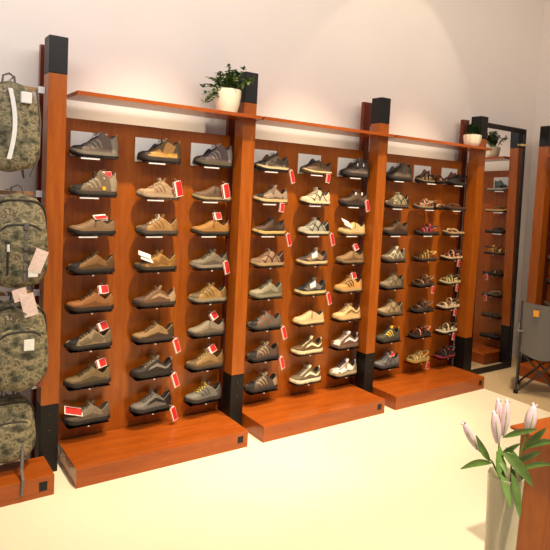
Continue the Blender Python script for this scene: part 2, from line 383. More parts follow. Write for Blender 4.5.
def shoe(spec):
    """spec: kind, upper, overlay, toe, mid sole, outsole, lace, style, tag"""
    kind, up, ov, toe, mid, out, lace, style, tg = spec[:9]
    ov = tuple(max(22, min(240, int(o_+.55*(o_-u_)))) for o_, u_ in zip(ov, up))
    P = PROF[kind]
    t = bpy.data.objects.new('hiking_boot' if kind == 'mid' else 'slip_on_shoe' if kind == 'slip' else 'low_shoe', None)
    C.collection.objects.link(t); t.empty_display_size = .05
    rows = [[supper(P, tt, a) for a in AS] for tt in TS]
    m = MB().grid(rows)
    na = len(AS)
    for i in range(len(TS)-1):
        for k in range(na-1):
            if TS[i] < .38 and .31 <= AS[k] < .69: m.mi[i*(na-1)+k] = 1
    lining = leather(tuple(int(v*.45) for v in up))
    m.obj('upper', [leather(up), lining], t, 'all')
    s = P['s']
    MB().rings([sole_ring(.010, .001), sole_ring(.012, .004), sole_ring(s*.75, .0035), sole_ring(s+.002, .0005)]).obj('midsole', leather(mid, .7), t, True)
    o = MB().rings([sole_ring(0.0, -.003, .004), sole_ring(.004, .003, .003), sole_ring(.011, .0052)])
    if out == toe or 'wrap' in style:
        # rubber of the outsole climbs over heel and toe
        o.rings([sole_ring(.009, .005), sole_ring(.016, .0055)])
    o.obj('outsole', leather(out, .75), t, False)
    if toe:
        m = MB(); patch(m, P, .80, .998, 0, 1, .002, 9, 15, skew=-.25)
        m.obj('toe_cap', leather(toe), t, 'all')
    def sides(name, t0, t1, a0, a1, na_, nb_, skew):
        for lo, hi in ((a0, a1), (1-a1, 1-a0)):
            m = MB(); patch(m, P, t0, t1, lo, hi, .0021, na_, nb_, skew=skew); m.obj(name, leather(ov), t, 'all')
    if 'heel' in style: sides('heel_counter', .003, .17, 0, .27, 7, 7, .2)
    if 'stripe' in style:
        for tt in (.40, .49, .58): sides('side_stripe', tt, tt+.035, .06, .36, 4, 8, .45)
    if 'rand' in style: sides('side_rand', .12, .84, 0, .10, 16, 3, 0)
    if 'panel' in style:
        sides('side_panel', .20, .46, .06, .25, 6, 6, -.5); sides('side_panel', .52, .76, .04, .24, 6, 6, .5)
    if 'swoosh' in style: sides('side_flash', .10, .62, .12, .2, 14, 4, -1.2)
    if 'mesh' in style:
        for q in range(5): sides('mesh_overlay', .24+q*.115, .27+q*.115, .02, .36, 3, 8, (-1)**q*.6)
    if 'badge' in style:
        m = MB(); patch(m, P, .27, .34, .02, .07, .004, 3, 3); m.obj('yellow_badge', mat('badge_yellow', (220, 170, 30), .5), t)
    if kind != 'slip':
        sides('eyestay', .44, .74, .345, .385, 8, 3, 0)
        m = MB()
        lv = [.45, .51, .57, .63, .69]
        for j, tt in enumerate(lv):
            pts = [supper(P, tt+(.03 if j % 2 else 0)*0+(.028*(a-.36)/.28 if j < 5 else 0), a)+snorm(P, tt, a)*.0045 for a in (.355, .4, .45, .5, .55, .6, .645)]
            m.tube(pts, .0026, 6)
            if j:
                pts = [supper(P, lv[j]-.055*(a-.36)/.28, a)+snorm(P, tt, a)*.0045 for a in (.36, .45, .5, .55, .64)]
                m.tube(pts, .0022, 6)
        tp = supper(P, .44, .5)+Vector((0, 0, .006))
        for sg in (-1, 1):
            m.tube([tp, tp+Vector((-.012, sg*.014, .010)), tp+Vector((-.024, sg*.024, .002)), tp+Vector((-.012, sg*.022, -.006)), tp], .0021, 6)
            m.tube([tp, tp+Vector((-.016, sg*.020, -.004)), tp+Vector((-.020, sg*.032, -.022))], .0020, 6)
        m.obj('laces', leather(lace), t, True)
        zt = interp(P['top'], .4)
        m = MB(); rows = []
        for i in range(6):
            q = i/5; x = xt(.44-.07*q); z = zt-.012+.026*q
            rows.append([(x+.004*abs(v)/.02, v, z-.35*abs(v)*(1-.3*q)) for v in (-.021, -.013, -.005, .005, .013, .021)])
        m.grid(rows); back = [[(p_[0]+.004, p_[1], p_[2]-.001) for p_ in q] for q in rows]; m.grid(back)
        m.obj('tongue', leather(ov), t, 'all')
    else:
        m = MB(); patch(m, P, .445, .50, .10, .90, .002, 3, 13, skew=-.2); m.obj('instep_band', leather(ov), t, 'all')
    # pull tab
    zr = P['rim'][0][1]
    MB().box((.128, -.006, zr-.02), (.136, .006, zr+.008), .002).obj('pull_tab', leather(ov), t)
    add_tag(t, tg)
    return t
def band(m, t0, t1, wid, h, P=None, th=.0022, lift=0, yl=1.0):
    """strap arching across the foot from t0 on the near side to t1 on the far side"""
    n = 14; rows = []; top = []
    for i in range(n+1):
        a = i/n; t = t0+(t1-t0)*a; w_ = halfw(t)*yl
        cs = math.cos(PI*a)
        y = -w_*math.copysign(abs(cs)**.7, cs); z = .024+zbot(t)+h*math.sin(PI*a)**.8
        rows.append([(xt(t+d), y*(1+0), z) for d in (-wid/2, wid/2)])
        top.append([(xt(t+d), y*1.05, z+th) for d in (-wid/2, wid/2)])
    vs = []; fs = []
    for q, s_ in zip(rows, top): vs += [q[0], q[1], s_[1], s_[0]]
    for i in range(n):
        for k in range(4): fs.append((i*4+k, i*4+(k+1) % 4, (i+1)*4+(k+1) % 4, (i+1)*4+k))
    fs += [(0, 1, 2, 3), tuple(range(n*4, n*4+4))]
    m.add(vs, fs)
def sandal(spec):
    """kind, strap, second strap, footbed, outsole, style, tag"""
    kind, c1, c2, bed, out, style, tg = spec
    t = bpy.data.objects.new('flip_flop' if kind == 'flip' else 'clog' if kind == 'clog' else 'strap_sandal', None)
    C.collection.objects.link(t); t.empty_display_size = .05
    MB().rings([sole_ring(.012, .001), sole_ring(.014, .003), sole_ring(.022, .003), sole_ring(.026, .001), sole_ring(.024, -.006)]).obj('footbed', leather(bed), t, True)
    MB().rings([sole_ring(0, -.002, .003), sole_ring(.004, .002, .002), sole_ring(.013, .0035)]).obj('outsole', leather(out, .75), t)
    if kind == 'flip':
        m = MB()
        pt = Vector((xt(.80), .004, .026+zbot(.8)))
        for sg in (-1, 1):
            pts = [pt, pt+Vector((.004, sg*.006, .022)), Vector((xt(.66), sg*.026, .055)), Vector((xt(.52), sg*.038, .048)), Vector((xt(.40), sg*.036, .026))]
            for d in (0, .006, .012):
                m.tube([q+Vector((d*(0 if i < 1 else 1), 0, 0)) for i, q in enumerate(pts)], [.003, .004, .0055, .0055, .004], 8)
        m.obj('thong_strap', leather(c1), t, True)
        m = MB(); band(m, .60, .60, .045, .034, yl=.97); m.obj('crossing_band', leather(c2), t, True)
    elif kind == 'clog':
        P = dict(PROF['slip']); m = MB()
        rows = [[supper(P, tt, a) for a in AS] for tt in TS if tt >= .42]; m.grid(rows); m.obj('upper', leather(c1), t, 'all')
        m = MB(); n = 16; pts = []
        for i in range(n+1):
            a = PI*i/n; pts.append((xt(.34)+.115*math.sin(a)*.85, -.038*math.cos(a), .060+.022*math.sin(a)))
        m.tube(pts, .006, 8); m.obj('heel_strap', leather(c2), t, True)
    else:
        spans = {'x': [(.80, .66, .055, .030), (.66, .80, .055, .034), (.56, .50, .06, .062), (.42, .42, .06, .075)],
                 'h': [(.76, .74, .085, .034), (.62, .60, .05, .046), (.44, .44, .075, .072)],
                 'w': [(.82, .76, .03, .028), (.76, .70, .03, .034), (.70, .64, .03, .041), (.62, .56, .03, .050), (.54, .50, .03, .058), (.46, .44, .05, .070), (.70, .82, .03, .036)]}[style[0]]
        for i, (a, b_, wd, h) in enumerate(spans):
            m = MB(); band(m, a, b_, wd, h); m.obj('strap', leather(c1 if i % 2 == 0 else c2), t, True)
        # heel strap with padding
        m = MB(); n = 16; pts = []
        for i in range(n+1):
            a = PI*i/n; pts.append((xt(.30)+.078*math.sin(a), -.037*math.cos(a)**1 if True else 0, .058+.018*math.sin(a)))
        m.tube(pts, [.0035]+[.007]*(n-1)+[.0035], 8); m.obj('heel_strap', leather(c2), t, True)
        m = MB()
        for sg in (-1, 1):
            m.tube([(xt(.30), sg*.037, .060), (xt(.24), sg*.037, .028)], .004, 6)
            m.tube([(xt(.30), sg*.037, .060), (xt(.42), sg*.037, .045)], .004, 6)
        m.obj('side_strap', leather(c1), t, True)
        MB().box((xt(.46), -.040, .066), (xt(.40), -.030, .078), .002).obj('buckle', leather(out), t)
    add_tag(t, tg); return t

BK = (38, 33, 30)
ROWN = ('top', 'second', 'third', 'fourth', 'fifth', 'sixth', 'seventh', 'bottom')
# kind, upper, overlay, toe, midsole, outsole, lace, style, tag, words
U1 = [[
 ('mid', (122, 104, 92), (150, 134, 118), BK, (128, 118, 102), BK, (80, 70, 64), 'stripe heel', '', 'grey hiking boot with black toe'),
 ('mid', (132, 108, 84), (158, 138, 112), BK, (66, 56, 44), BK, (90, 76, 60), 'stripe heel badge', 'collar', 'taupe hiking boot with yellow badge'),
 ('slip', (146, 114, 78), (128, 98, 66), None, BK, BK, BK, '', 'top', 'plain tan slip-on with dark sole'),
 ('low', (142, 100, 52), (120, 84, 44), BK, (52, 42, 34), BK, (66, 50, 36), 'heel rand', '', 'brown shoe with black toe'),
 ('low', (168, 110, 56), (150, 96, 46), None, (60, 46, 34), BK, (84, 60, 38), 'rand', 'collar', 'orange-tan shoe with red collar tag'),
 ('low', (172, 148, 112), (146, 124, 92), BK, (60, 52, 44), BK, (84, 72, 56), 'panel heel', 'collar', 'beige shoe with black toe'),
 ('low', (136, 112, 74), (112, 92, 62), None, (58, 48, 36), BK, (96, 82, 56), 'rand', 'collar', 'olive shoe with red collar tag'),
 ('low', (152, 134, 110), (130, 114, 94), None, (52, 46, 42), BK, (110, 98, 82), 'rand heel', 'toe', 'grey-beige shoe with red tag on toe')],
 [
 ('mid', (118, 96, 62), (176, 132, 76), (70, 52, 42), (60, 48, 40), BK, (70, 58, 42), 'panel rand badge', '', 'brown hiking boot with tan panels'),
 ('low', (192, 158, 118), (168, 134, 98), None, (184, 158, 124), (110, 88, 66), (206, 180, 146), 'heel stripe', 'heel', 'sand sneaker with pale sole'),
 ('low', (190, 142, 84), (170, 124, 70), (110, 90, 68), (86, 74, 62), (64, 54, 44), (236, 222, 196), 'stripe heel', '', 'tan shoe with white laces'),
 ('low', (196, 146, 74), (172, 122, 58), (120, 94, 60), (72, 56, 40), BK, (160, 116, 60), 'panel heel', 'white', 'golden shoe with white paper tag'),
 ('low', (134, 94, 66), (176, 140, 104), (104, 72, 52), (72, 54, 42), (54, 42, 34), (150, 112, 80), 'swoosh heel', '', 'brown shoe with beige side flash'),
 ('low', (170, 134, 88), (112, 84, 56), None, (70, 56, 42), BK, (148, 114, 74), 'heel rand', 'rightlow', 'khaki shoe with dark heel'),
 ('low', (54, 44, 36), (120, 110, 98), None, (48, 40, 34), BK, (150, 134, 100), 'swoosh', 'rightlow', 'black shoe with grey flash'),
 ('low', (128, 120, 112), (70, 64, 60), None, (60, 54, 50), BK, (140, 132, 122), 'swoosh heel', 'rightlow', 'grey shoe with dark flash')],
 [
 ('mid', (112, 96, 92), (150, 136, 128), (60, 50, 52), (96, 86, 66), BK, (84, 70, 72), 'stripe heel', '', 'grey hiking boot with pale stripes'),
 ('slip', (112, 86, 62), (92, 70, 50), None, (176, 150, 106), (96, 76, 52), BK, '', 'heel', 'dark brown slip-on with beige sole'),
 ('slip', (174, 122, 58), (150, 102, 46), None, (66, 50, 34), BK, BK, '', 'collar', 'ochre slip-on with dark sole'),
 ('low', (134, 118, 98), (116, 102, 84), None, (150, 136, 116), (76, 66, 56), (120, 106, 88), 'rand heel', 'right', 'grey shoe with pale sole'),
 ('low', (176, 136, 74), (146, 112, 62), (108, 90, 62), (150, 136, 112), (80, 70, 58), (190, 154, 96), 'stripe heel', '', 'golden shoe with pale grey sole'),
 ('slip', (152, 136, 114), (134, 118, 98), None, (74, 62, 50), BK, BK, 'rand', 'collar', 'smooth grey slip-on'),
 ('low', (164, 128, 78), (142, 108, 64), (110, 88, 56), (78, 64, 46), BK, (196, 168, 110), 'rand heel', 'collar', 'tan shoe with red collar tag'),
 ('low', (130, 124, 114), (104, 98, 92), None, (62, 56, 50), BK, (206, 180, 70), 'heel stripe', '', 'grey shoe with yellow laces')]]
CR = (222, 198, 148)
U2 = [[
 ('low', (160, 142, 118), (120, 104, 86), BK, (206, 184, 140), BK, (120, 104, 88), 'heel panel', 'rightlow', 'beige-grey shoe with black toe'),
 ('low', (134, 106, 84), (166, 140, 116), BK, (206, 178, 124), (90, 72, 52), (110, 88, 72), 'panel heel', 'low', 'brown shoe with cream sole'),
 ('low', (90, 64, 46), (76, 54, 40), None, (204, 172, 104), (80, 62, 46), (70, 50, 38), 'rand', 'rightlow', 'dark brown shoe with cream sole'),
 ('low', (176, 140, 106), (112, 76, 58), (140, 106, 78), (186, 156, 112), (84, 66, 50), (196, 164, 130), 'mesh heel', '', 'pink-beige shoe with brown overlays'),
 ('low', (168, 158, 128), (142, 132, 106), None, (150, 140, 114), (84, 76, 62), (108, 100, 84), 'heel rand', '', 'pale grey-green shoe'),
 ('low', (110, 106, 92), (148, 92, 70), BK, (80, 72, 62), BK, (170, 160, 140), 'mesh', 'rightlow', 'grey shoe with rust lines'),
 ('low', (98, 78, 66), (150, 122, 92), BK, (58, 48, 44), BK, (170, 150, 120), 'stripe', 'rightlow', 'dark maroon-brown trail shoe with red tag'),
 ('low', (94, 76, 66), (146, 124, 100), BK, (58, 48, 44), BK, (170, 154, 128), 'stripe heel', '', 'dark brown trail shoe without tag')],
 [
 ('slip', (120, 92, 66), (100, 76, 54), None, CR, (120, 94, 62), BK, 'wrap', 'low', 'brown slip-on with thick cream sole'),
 ('low', (222, 204, 170), (80, 62, 50), None, (226, 206, 164), (80, 62, 50), (226, 212, 184), 'mesh', '', 'cream sneaker with dark lines'),
 ('low', (196, 190, 168), (84, 80, 66), None, (210, 196, 160), (90, 74, 56), (214, 208, 188), 'mesh heel', 'rightlow', 'white mesh sneaker with red tag'),
 ('low', (88, 66, 54), (150, 120, 92), None, (220, 192, 140), (120, 94, 64), (120, 96, 78), 'panel', 'patch', 'brown sneaker with white sticker'),
 ('low', (62, 54, 48), (110, 100, 88), BK, (220, 196, 134), (120, 98, 60), (100, 90, 78), 'panel', 'patch+rightlow', 'black sneaker with white sticker'),
 ('slip', (224, 192, 142), (196, 162, 116), None, (222, 192, 144), (150, 120, 84), CR, '', '', 'cream slip-on'),
 ('low', (116, 84, 52), (214, 190, 140), None, (230, 212, 172), (200, 178, 136), (120, 92, 60), 'swoosh', '', 'brown skate shoe with cream stripe'),
 ('low', (124, 104, 78), (210, 196, 160), None, (232, 220, 190), (206, 190, 156), (190, 176, 148), 'swoosh', '', 'olive skate shoe with white sole')],
 [
 ('mid', (84, 70, 62), (120, 104, 92), None, (60, 50, 46), BK, (70, 60, 54), 'rand', 'shine', 'dark grey boot with white clips'),
 ('low', (100, 74, 58), (80, 58, 46), None, (60, 46, 38), BK, (90, 68, 54), 'rand', 'shine+right', 'dark brown shoe with white clips'),
 ('slip', (214, 184, 128), (190, 158, 104), None, (196, 164, 110), (130, 104, 70), BK, '', 'white', 'cream-yellow slip-on'),
 ('slip', (158, 122, 80), (136, 104, 66), None, (150, 118, 80), (92, 72, 50), BK, 'rand', 'collar', 'taupe slip-on with red tag'),
 ('low', (206, 150, 82), (84, 62, 44), None, (196, 160, 104), (120, 90, 58), (220, 176, 110), 'stripe', 'collar', 'orange sneaker with dark stripes'),
 ('low', (222, 184, 126), (180, 140, 92), None, (200, 164, 112), (124, 98, 66), (230, 200, 150), 'swoosh', '', 'cream-tan sneaker'),
 ('low', (124, 88, 70), (226, 206, 182), (230, 216, 196), (120, 92, 74), (84, 64, 52), (214, 196, 176), 'swoosh', '', 'brown sneaker with white toe'),
 ('low', (176, 150, 122), (232, 220, 200), (232, 220, 200), (186, 168, 130), (90, 78, 58), (110, 96, 110), 'panel', '', 'beige sneaker with white toe')]]
U3 = [[
 ('mid', (92, 78, 64), (112, 98, 82), BK, (60, 50, 44), BK, (100, 86, 72), 'panel rand', '', 'dark grey-brown boot'),
 ('low', (178, 164, 128), (110, 88, 60), (90, 72, 54), (100, 82, 60), BK, (210, 198, 160), 'mesh heel', '', 'pale patchwork shoe'),
 ('low', (104, 74, 46), (84, 60, 40), None, (60, 46, 36), BK, (96, 70, 46), 'stripe rand', '', 'brown trail shoe'),
 ('low', (134, 120, 96), (196, 182, 150), None, (90, 76, 58), BK, (180, 166, 140), 'mesh', '', 'grey shoe with pale webbing'),
 ('low', (150, 132, 100), (110, 96, 72), None, (96, 82, 62), BK, (170, 150, 116), 'mesh heel', '', 'khaki mesh shoe'),
 ('low', (180, 154, 114), (126, 104, 76), None, (110, 92, 68), (70, 56, 44), (190, 166, 128), 'mesh heel', '', 'sand mesh shoe'),
 ('low', (84, 76, 58), (188, 156, 66), None, (64, 58, 48), BK, (110, 100, 84), 'stripe', '', 'dark shoe with yellow stripes'),
 ('low', (128, 122, 118), (84, 80, 84), None, (70, 66, 68), BK, (150, 144, 144), 'mesh', 'top', 'blue-grey mesh shoe with red tag')],
 [
 ('sandal', (168, 146, 96), (60, 44, 40), (140, 116, 78), BK, 'x', '', 'olive and black sandal'),
 ('sandal', (206, 140, 122), (196, 178, 136), (160, 140, 100), (70, 58, 46), 'x', '', 'pink and beige sandal'),
 ('sandal', (190, 70, 84), (170, 120, 120), (70, 54, 46), BK, 'h', '', 'dark sandal with pink straps'),
 ('sandal', (110, 80, 46), (214, 172, 90), (100, 72, 48), (56, 42, 32), 'w', '', 'woven brown and yellow sandal'),
 ('sandal', (84, 64, 46), (180, 150, 104), (76, 58, 44), BK, 'x', 'low', 'brown sandal with beige crossing strap'),
 ('sandal', (86, 66, 56), (130, 108, 84), (66, 50, 44), BK, 'x', '', 'dark brown sandal'),
 ('sandal', (48, 38, 34), (206, 132, 104), (60, 46, 38), BK, 'h', '', 'black sandal with orange strap'),
 ('sandal', (208, 182, 122), (180, 150, 90), (196, 170, 110), (222, 160, 40), 'w', 'low', 'beige sandal with yellow sole')],
 [
 ('clog', (36, 32, 32), (52, 46, 46), (56, 48, 46), BK, '', '', 'black clog'),
 ('flip', (110, 76, 52), (90, 62, 44), (92, 66, 48), (64, 46, 36), '', '', 'brown flip-flop'),
 ('flip', (214, 180, 126), (120, 92, 62), (196, 160, 116), (90, 68, 50), '', '', 'tan flip-flop'),
 ('sandal', (214, 158, 132), (72, 52, 44), (214, 180, 140), (74, 56, 46), 'x', 'low', 'pink-beige sandal'),
 ('sandal', (222, 208, 140), (96, 84, 56), (206, 188, 136), (80, 66, 48), 'w', 'low', 'pale yellow sandal'),
 ('sandal', (222, 196, 150), (130, 96, 70), (220, 196, 156), (80, 62, 48), 'h', 'low', 'beige sandal with brown strap'),
 ('sandal', (212, 198, 158), (104, 84, 60), (226, 212, 180), (96, 80, 60), 'x', 'low', 'ivory sandal with dark strap'),
 ('sandal', (44, 34, 34), (110, 90, 92), (64, 44, 44), (200, 60, 80), 'h', '', 'black sandal with pink-edged sole')]]
U4 = [[
 ('flip', (92, 88, 76), (120, 118, 104), (176, 172, 154), (110, 104, 90), '', '', 'pale grey flip-flop'),
 ('flip', (122, 92, 56), (110, 84, 52), (200, 168, 108), (120, 92, 60), '', '', 'yellow-tan flip-flop'),
 ('flip', (50, 48, 46), (70, 66, 64), (60, 56, 54), BK, '', '', 'black flip-flop'),
 ('sandal', (206, 164, 70), (84, 62, 46), (130, 96, 56), (70, 52, 38), 'h', '', 'brown sandal with yellow straps'),
 ('flip', (60, 50, 42), (190, 156, 70), (60, 50, 44), BK, '', 'low', 'black and yellow flip-flop with red tag'),
 ('flip', (180, 160, 124), (120, 100, 76), (110, 90, 66), (60, 48, 38), '', 'low', 'beige flip-flop with red tag'),
 ('flip', (120, 110, 60), (80, 70, 46), (96, 80, 56), (56, 46, 36), '', '', 'olive flip-flop'),
 ('flip', (66, 58, 50), (90, 80, 66), (70, 58, 48), BK, '', '', 'dark brown flip-flop')]]
COLN = ('left', 'middle', 'right')
UN = ('left shoe wall', 'middle shoe wall', 'right shoe wall')
def place(specs, xs, unit, rz=0, pos=None):
    for ci, col in enumerate(specs):
        TAGX[0] = -.035 if ci == 2 else 0
        for ri, s in enumerate(col):
            if s[0] in PROF: o = shoe(s); cat = 'boot' if s[0] == 'mid' else 'shoe'
            else: o = sandal(s[:7]); cat = 'sandal'
            x, y = (xs[ci], -.012) if pos is None else pos
            o.location = (x, y, Z1-PT*ri+.0005); o.scale = (1.07, 1.0, 1.10)
            o.rotation_euler = (0, 0, rz+random.uniform(-.05, .05))
            where = '%s row, %s column of %s' % (ROWN[ri], COLN[ci], UN[unit]) if pos is None else '%s shelf of the column seen in the mirror' % ROWN[ri]
            tag(o, s[-1]+', '+where, cat, 'footwear on the display walls')
place(U1, (0.317, 0.766, 1.185), 0)
place(U2, (1.702, 2.150, 2.572), 1)
place(U3, (3.108, 3.545, 3.945), 2)
place(U4, (0,), 0, -PI/2, (5.218, -0.45))
# second sandals of the two pairs
for (x, ri, s, lb) in ((3.665, 0, ('sandal', (60, 44, 40), (160, 120, 84), (84, 66, 48), BK, 'x', ''), 'black and brown sandal at the right of the pair, top row of right shoe wall'),
                       (3.665, 1, ('sandal', (226, 196, 160), (50, 40, 44), (60, 46, 44), BK, 'h', ''), 'black and cream sandal at the right of the pair, second row of right shoe wall')):
    o = sandal(s); o.location = (x, -.012, Z1-PT*ri+.0005); o.rotation_euler = (0, 0, PI/2-.2); o.scale = (.9, .9, .9)
    tag(o, lb, 'sandal', 'footwear on the display walls')
for o in C.objects:
    if o.get('label', '').startswith(('olive and black sandal', 'pink and beige sandal')): o.location.x -= .075; o.scale = (.88, .9, 1)

# picture cards behind the top row
def card(x, dark, skin, label, y=.0535, rz=0, pos=None):
    t = thing('picture_card', label, 'picture card', pos or (x, y, Z1), rz, 'picture cards behind the top row of footwear')
    MB().box((-.118, -.003, 0), (.118, .003, .165), .001).obj('card', WHITE, t)
    m = MB(); n = 20; P = PROF['low']
    prof = [(-.10, .03), (-.095, .055), (-.06, .07), (-.02, .085), (.01, .125), (.03, .135), (.05, .12), (.075, .118), (.10, .13), (.108, .09), (.10, .05), (.09, .03)]
    m.add([(px, -.0052, pz) for px, pz in prof]+[(px, -.0035, pz) for px, pz in prof], [tuple(range(12)), tuple(range(12, 24))[::-1]]+[(i, (i+1) % 12, 12+(i+1) % 12, 12+i) for i in range(12)])
    m.obj('printed_shoe', dark, t)
    MB().box((-.104, -.0048, .012), (.112, -.0034, .034), 0).obj('printed_ground', skin, t)
    return t
G1 = mat('print_grey', (120, 112, 104), .35, noise=.4, ns=14); G2 = mat('print_blue_grey', (60, 70, 82), .35, noise=.4, ns=14)
G3 = mat('print_black', (50, 46, 48), .35, noise=.3, ns=14); G4 = mat('print_brown', (130, 84, 66), .35, noise=.4, ns=14); G5 = mat('print_green_grey', (96, 112, 100), .35, noise=.4, ns=14)
cards = [(0.30, G1, G1, 'grey picture card behind the top left boot of left shoe wall'),
 (0.73, G2, G4, 'picture card with dark blue print behind the brown and tan hiking boot'),
 (1.15, G3, G1, 'white picture card behind the top right boot of left shoe wall'),
 (1.665, G4, G2, 'brown-printed picture card, top left of the middle shoe wall'),
 (2.12, G3, G1, 'white picture card behind the thick-soled slip-on of middle shoe wall'),
 (2.545, G4, G1, 'picture card behind the dark boot with white glints'),
 (3.06, G1, G1, 'picture card behind the dark grey-brown boot of right shoe wall'),
 (3.50, G4, G1, 'picture card behind the pair of sandals, top of right shoe wall'),
 (3.90, G4, G3, 'picture card behind the black clog')]
for x, a, b_, lb in cards: card(x, a, b_, lb)
card(0, G5, G1, 'picture card behind the top flip-flop seen in the mirror', rz=-PI/2, pos=(5.2835, -.45, Z1))

# ------------------------------------------------------------------ potted plants
def leafy(m, base, dirn, ln, wd, bend=.3, mi=0, fold=.15):
    d = Vector(dirn).normalized(); side = d.cross(Vector((0, 0, 1)))
    if side.length < .1: side = Vector((1, 0, 0))
    side.normalize(); up = side.cross(d); n = 6; rows = []
    for i in range(n+1):
        q = i/n; c = Vector(base)+d*ln*q-Vector((0, 0, 1))*bend*ln*q*q
        w_ = wd*math.sin(PI*min(1, q*.96+.02))**.8*(1-.35*q)
        rows.append([c-side*w_+up*fold*w_, c, c+side*w_+up*fold*w_])
    m.grid(rows, mi)
def plant(label, loc, pr, ph, spread, height, nst, leaf, seed, trail=None, ribs=0):
    random.seed(seed)
    t = thing('potted_plant', label, 'plant', loc)
    prof = [(pr*.66, 0), (pr*.74, .004), (pr*.90, ph*.35), (pr*.99, ph*.75), (pr, ph), (pr*.93, ph), (pr*.9, ph*.86)]
    n = 36; rings = []
    for q, z in prof: rings.append([(q*(1+(.035*math.cos(ribs*2*PI*k/n) if ribs else 0))*math.cos(2*PI*k/n), q*(1+(.035*math.cos(ribs*2*PI*k/n) if ribs else 0))*math.sin(2*PI*k/n), z) for k in range(n)])
    MB().rings(rings, cap1=False).obj('pot', CREAMC, t, True)
    MB().lathe([(pr*.88, ph*.84), (pr*.88, ph*.87), (.01, ph*.9)], 24).obj('soil', SOIL, t, True)
    st = MB(); lf = MB()
    for i in range(nst):
        a = random.uniform(0, 2*PI); rr = random.uniform(0, 1)**.6
        tip = Vector((math.cos(a)*spread*rr, math.sin(a)*spread*.7*rr, ph+height*(1-.55*rr)*random.uniform(.6, 1)))
        if trail and i < trail[0]:
            tip = Vector((trail[1]*random.uniform(.75, 1.1), random.uniform(-.05, .02), ph*random.uniform(.3, 1.1)))
        if tip.x > .07: tip.y = -abs(tip.y)-.07; tip.x = min(tip.x, .15)
        b0 = Vector((math.cos(a)*pr*.4, math.sin(a)*pr*.4, ph*.88))
        midp = b0.lerp(tip, .5)+Vector((0, 0, height*.22))
        pts = [b0*(1-q)**2+midp*2*q*(1-q)+tip*q*q for q in [j/7 for j in range(8)]]
        st.tube(pts, [.003-.0015*j/7 for j in range(8)], 5)
        for j in range(2, 8):
            for s_ in range(3):
                d = Vector((random.uniform(-1, 1), random.uniform(-1, 1), random.uniform(-.2, .8)))
                leafy(lf, pts[j], d, random.uniform(.026, .044), random.uniform(.011, .017), .25, random.choice((0, 0, 1)))
    st.obj('stems', STEM, t, True); lf.obj('foliage', [leaf, LEAF_D], t, True)
    return t
plant('bushy green plant in a round cream pot on the left shoe wall', (1.235, -.09, 2.3765), .098, .165, .16, .20, 34, LEAF, 3, (7, -.20))
plant('small green plant in a squat cream pot on the right shoe wall', (4.02, -.10, 2.3765), .085, .115, .085, .16, 18, LEAF_D, 8, None, 12)
plant('large leafy plant in a cream vase seen in the mirror', (5.13, -.49, 2.3765), .08, .12, .2, .26, 34, LEAF_D, 12)

# ------------------------------------------------------------------ backpack stand and backpacks
t = thing('backpack_stand', 'low wooden base and bars holding the camouflage backpacks', 'display stand', (-1.4, 0, 0), 0)
b = MB().box((0, -.396, 0), (1.425, -.126, HB), .003).obj('base', W_AC, t)
MB().box((1.425-.085, -.3985, .038), (1.425-.040, -.3955, .092), .0012).obj('badge', BLACK, b)
for z in (2.372, 1.745, 1.135, .548):
    br = MB().box((0, -.03, z-.012), (1.398, -.01, z+.012), .002).obj('cross_bar', mat('pale_wood_bar', (176, 130, 86), .5), t)
    MB().box((1.36, -.045, z-.02), (1.398, -.03, z+.02), .001).obj('bar_bracket', ACRLIP, br)
    MB().tube([(1.19, -.02, z+.02), (1.19, -.12, z+.022), (1.19, -.2, z+.022), (1.19, -.21, z+.035)], .005, 8).obj('hook', CHROME, br, True)
def camo():
    m, nt, b = principled('camouflage_fabric')
    tc = nt.nodes.new('ShaderNodeTexCoord'); mp = nt.nodes.new('ShaderNodeMapping'); mp.inputs['Scale'].default_value = (1, 1, 1.25)
    nt.links.new(tc.outputs['Object'], mp.inputs['Vector'])
    n = nt.nodes.new('ShaderNodeTexNoise'); n.inputs['Scale'].default_value = 17; n.inputs['Detail'].default_value = 6; n.inputs['Roughness'].default_value = .62; n.inputs['Distortion'].default_value = .15
    nt.links.new(mp.outputs['Vector'], n.inputs['Vector'])
    rp = nt.nodes.new('ShaderNodeValToRGB'); cr = rp.color_ramp; cr.interpolation = 'CONSTANT'
    cols = [(0, (58, 54, 42)), (.40, (92, 88, 66)), (.47, (122, 114, 86)), (.53, (150, 138, 108)), (.58, (98, 86, 60)), (.65, (158, 148, 126))]
    cr.elements[0].position = 0; cr.elements[0].color = lin(cols[0][1]); cr.elements[1].position = cols[1][0]; cr.elements[1].color = lin(cols[1][1])
    for p_, c in cols[2:]:
        e = cr.elements.new(p_); e.color = lin(c)
    nt.links.new(n.outputs['Fac'], rp.inputs['Fac']); nt.links.new(rp.outputs['Color'], b.inputs['Base Color'])
    b.inputs['Roughness'].default_value = .8
    n2 = nt.nodes.new('ShaderNodeTexNoise'); n2.inputs['Scale'].default_value = 9
    bp = nt.nodes.new('ShaderNodeBump'); bp.inputs['Strength'].default_value = .5; bp.inputs['Distance'].default_value = .02
    nt.links.new(tc.outputs['Object'], n2.inputs['Vector']); nt.links.new(n2.outputs['Fac'], bp.inputs['Height']); nt.links.new(bp.outputs['Normal'], b.inputs['Normal'])
    return m
CAMO = camo()
WEB = mat('grey_webbing', (104, 98, 92), .8); ZIP = mat('dark_zip', (44, 38, 30), .6); REFL = mat('white_reflective_tape', (236, 234, 228), .4, noise=.02)
def sup_ring(cx, cy, hx, hy, z, n=36, e=.55):
    out = []
    for k in range(n):
        a = 2*PI*k/n; c, s_ = math.cos(a), math.sin(a)
        out.append((cx+hx*math.copysign(abs(c)**e, c), cy+hy*math.copysign(abs(s_)**e, s_), z))
    return out
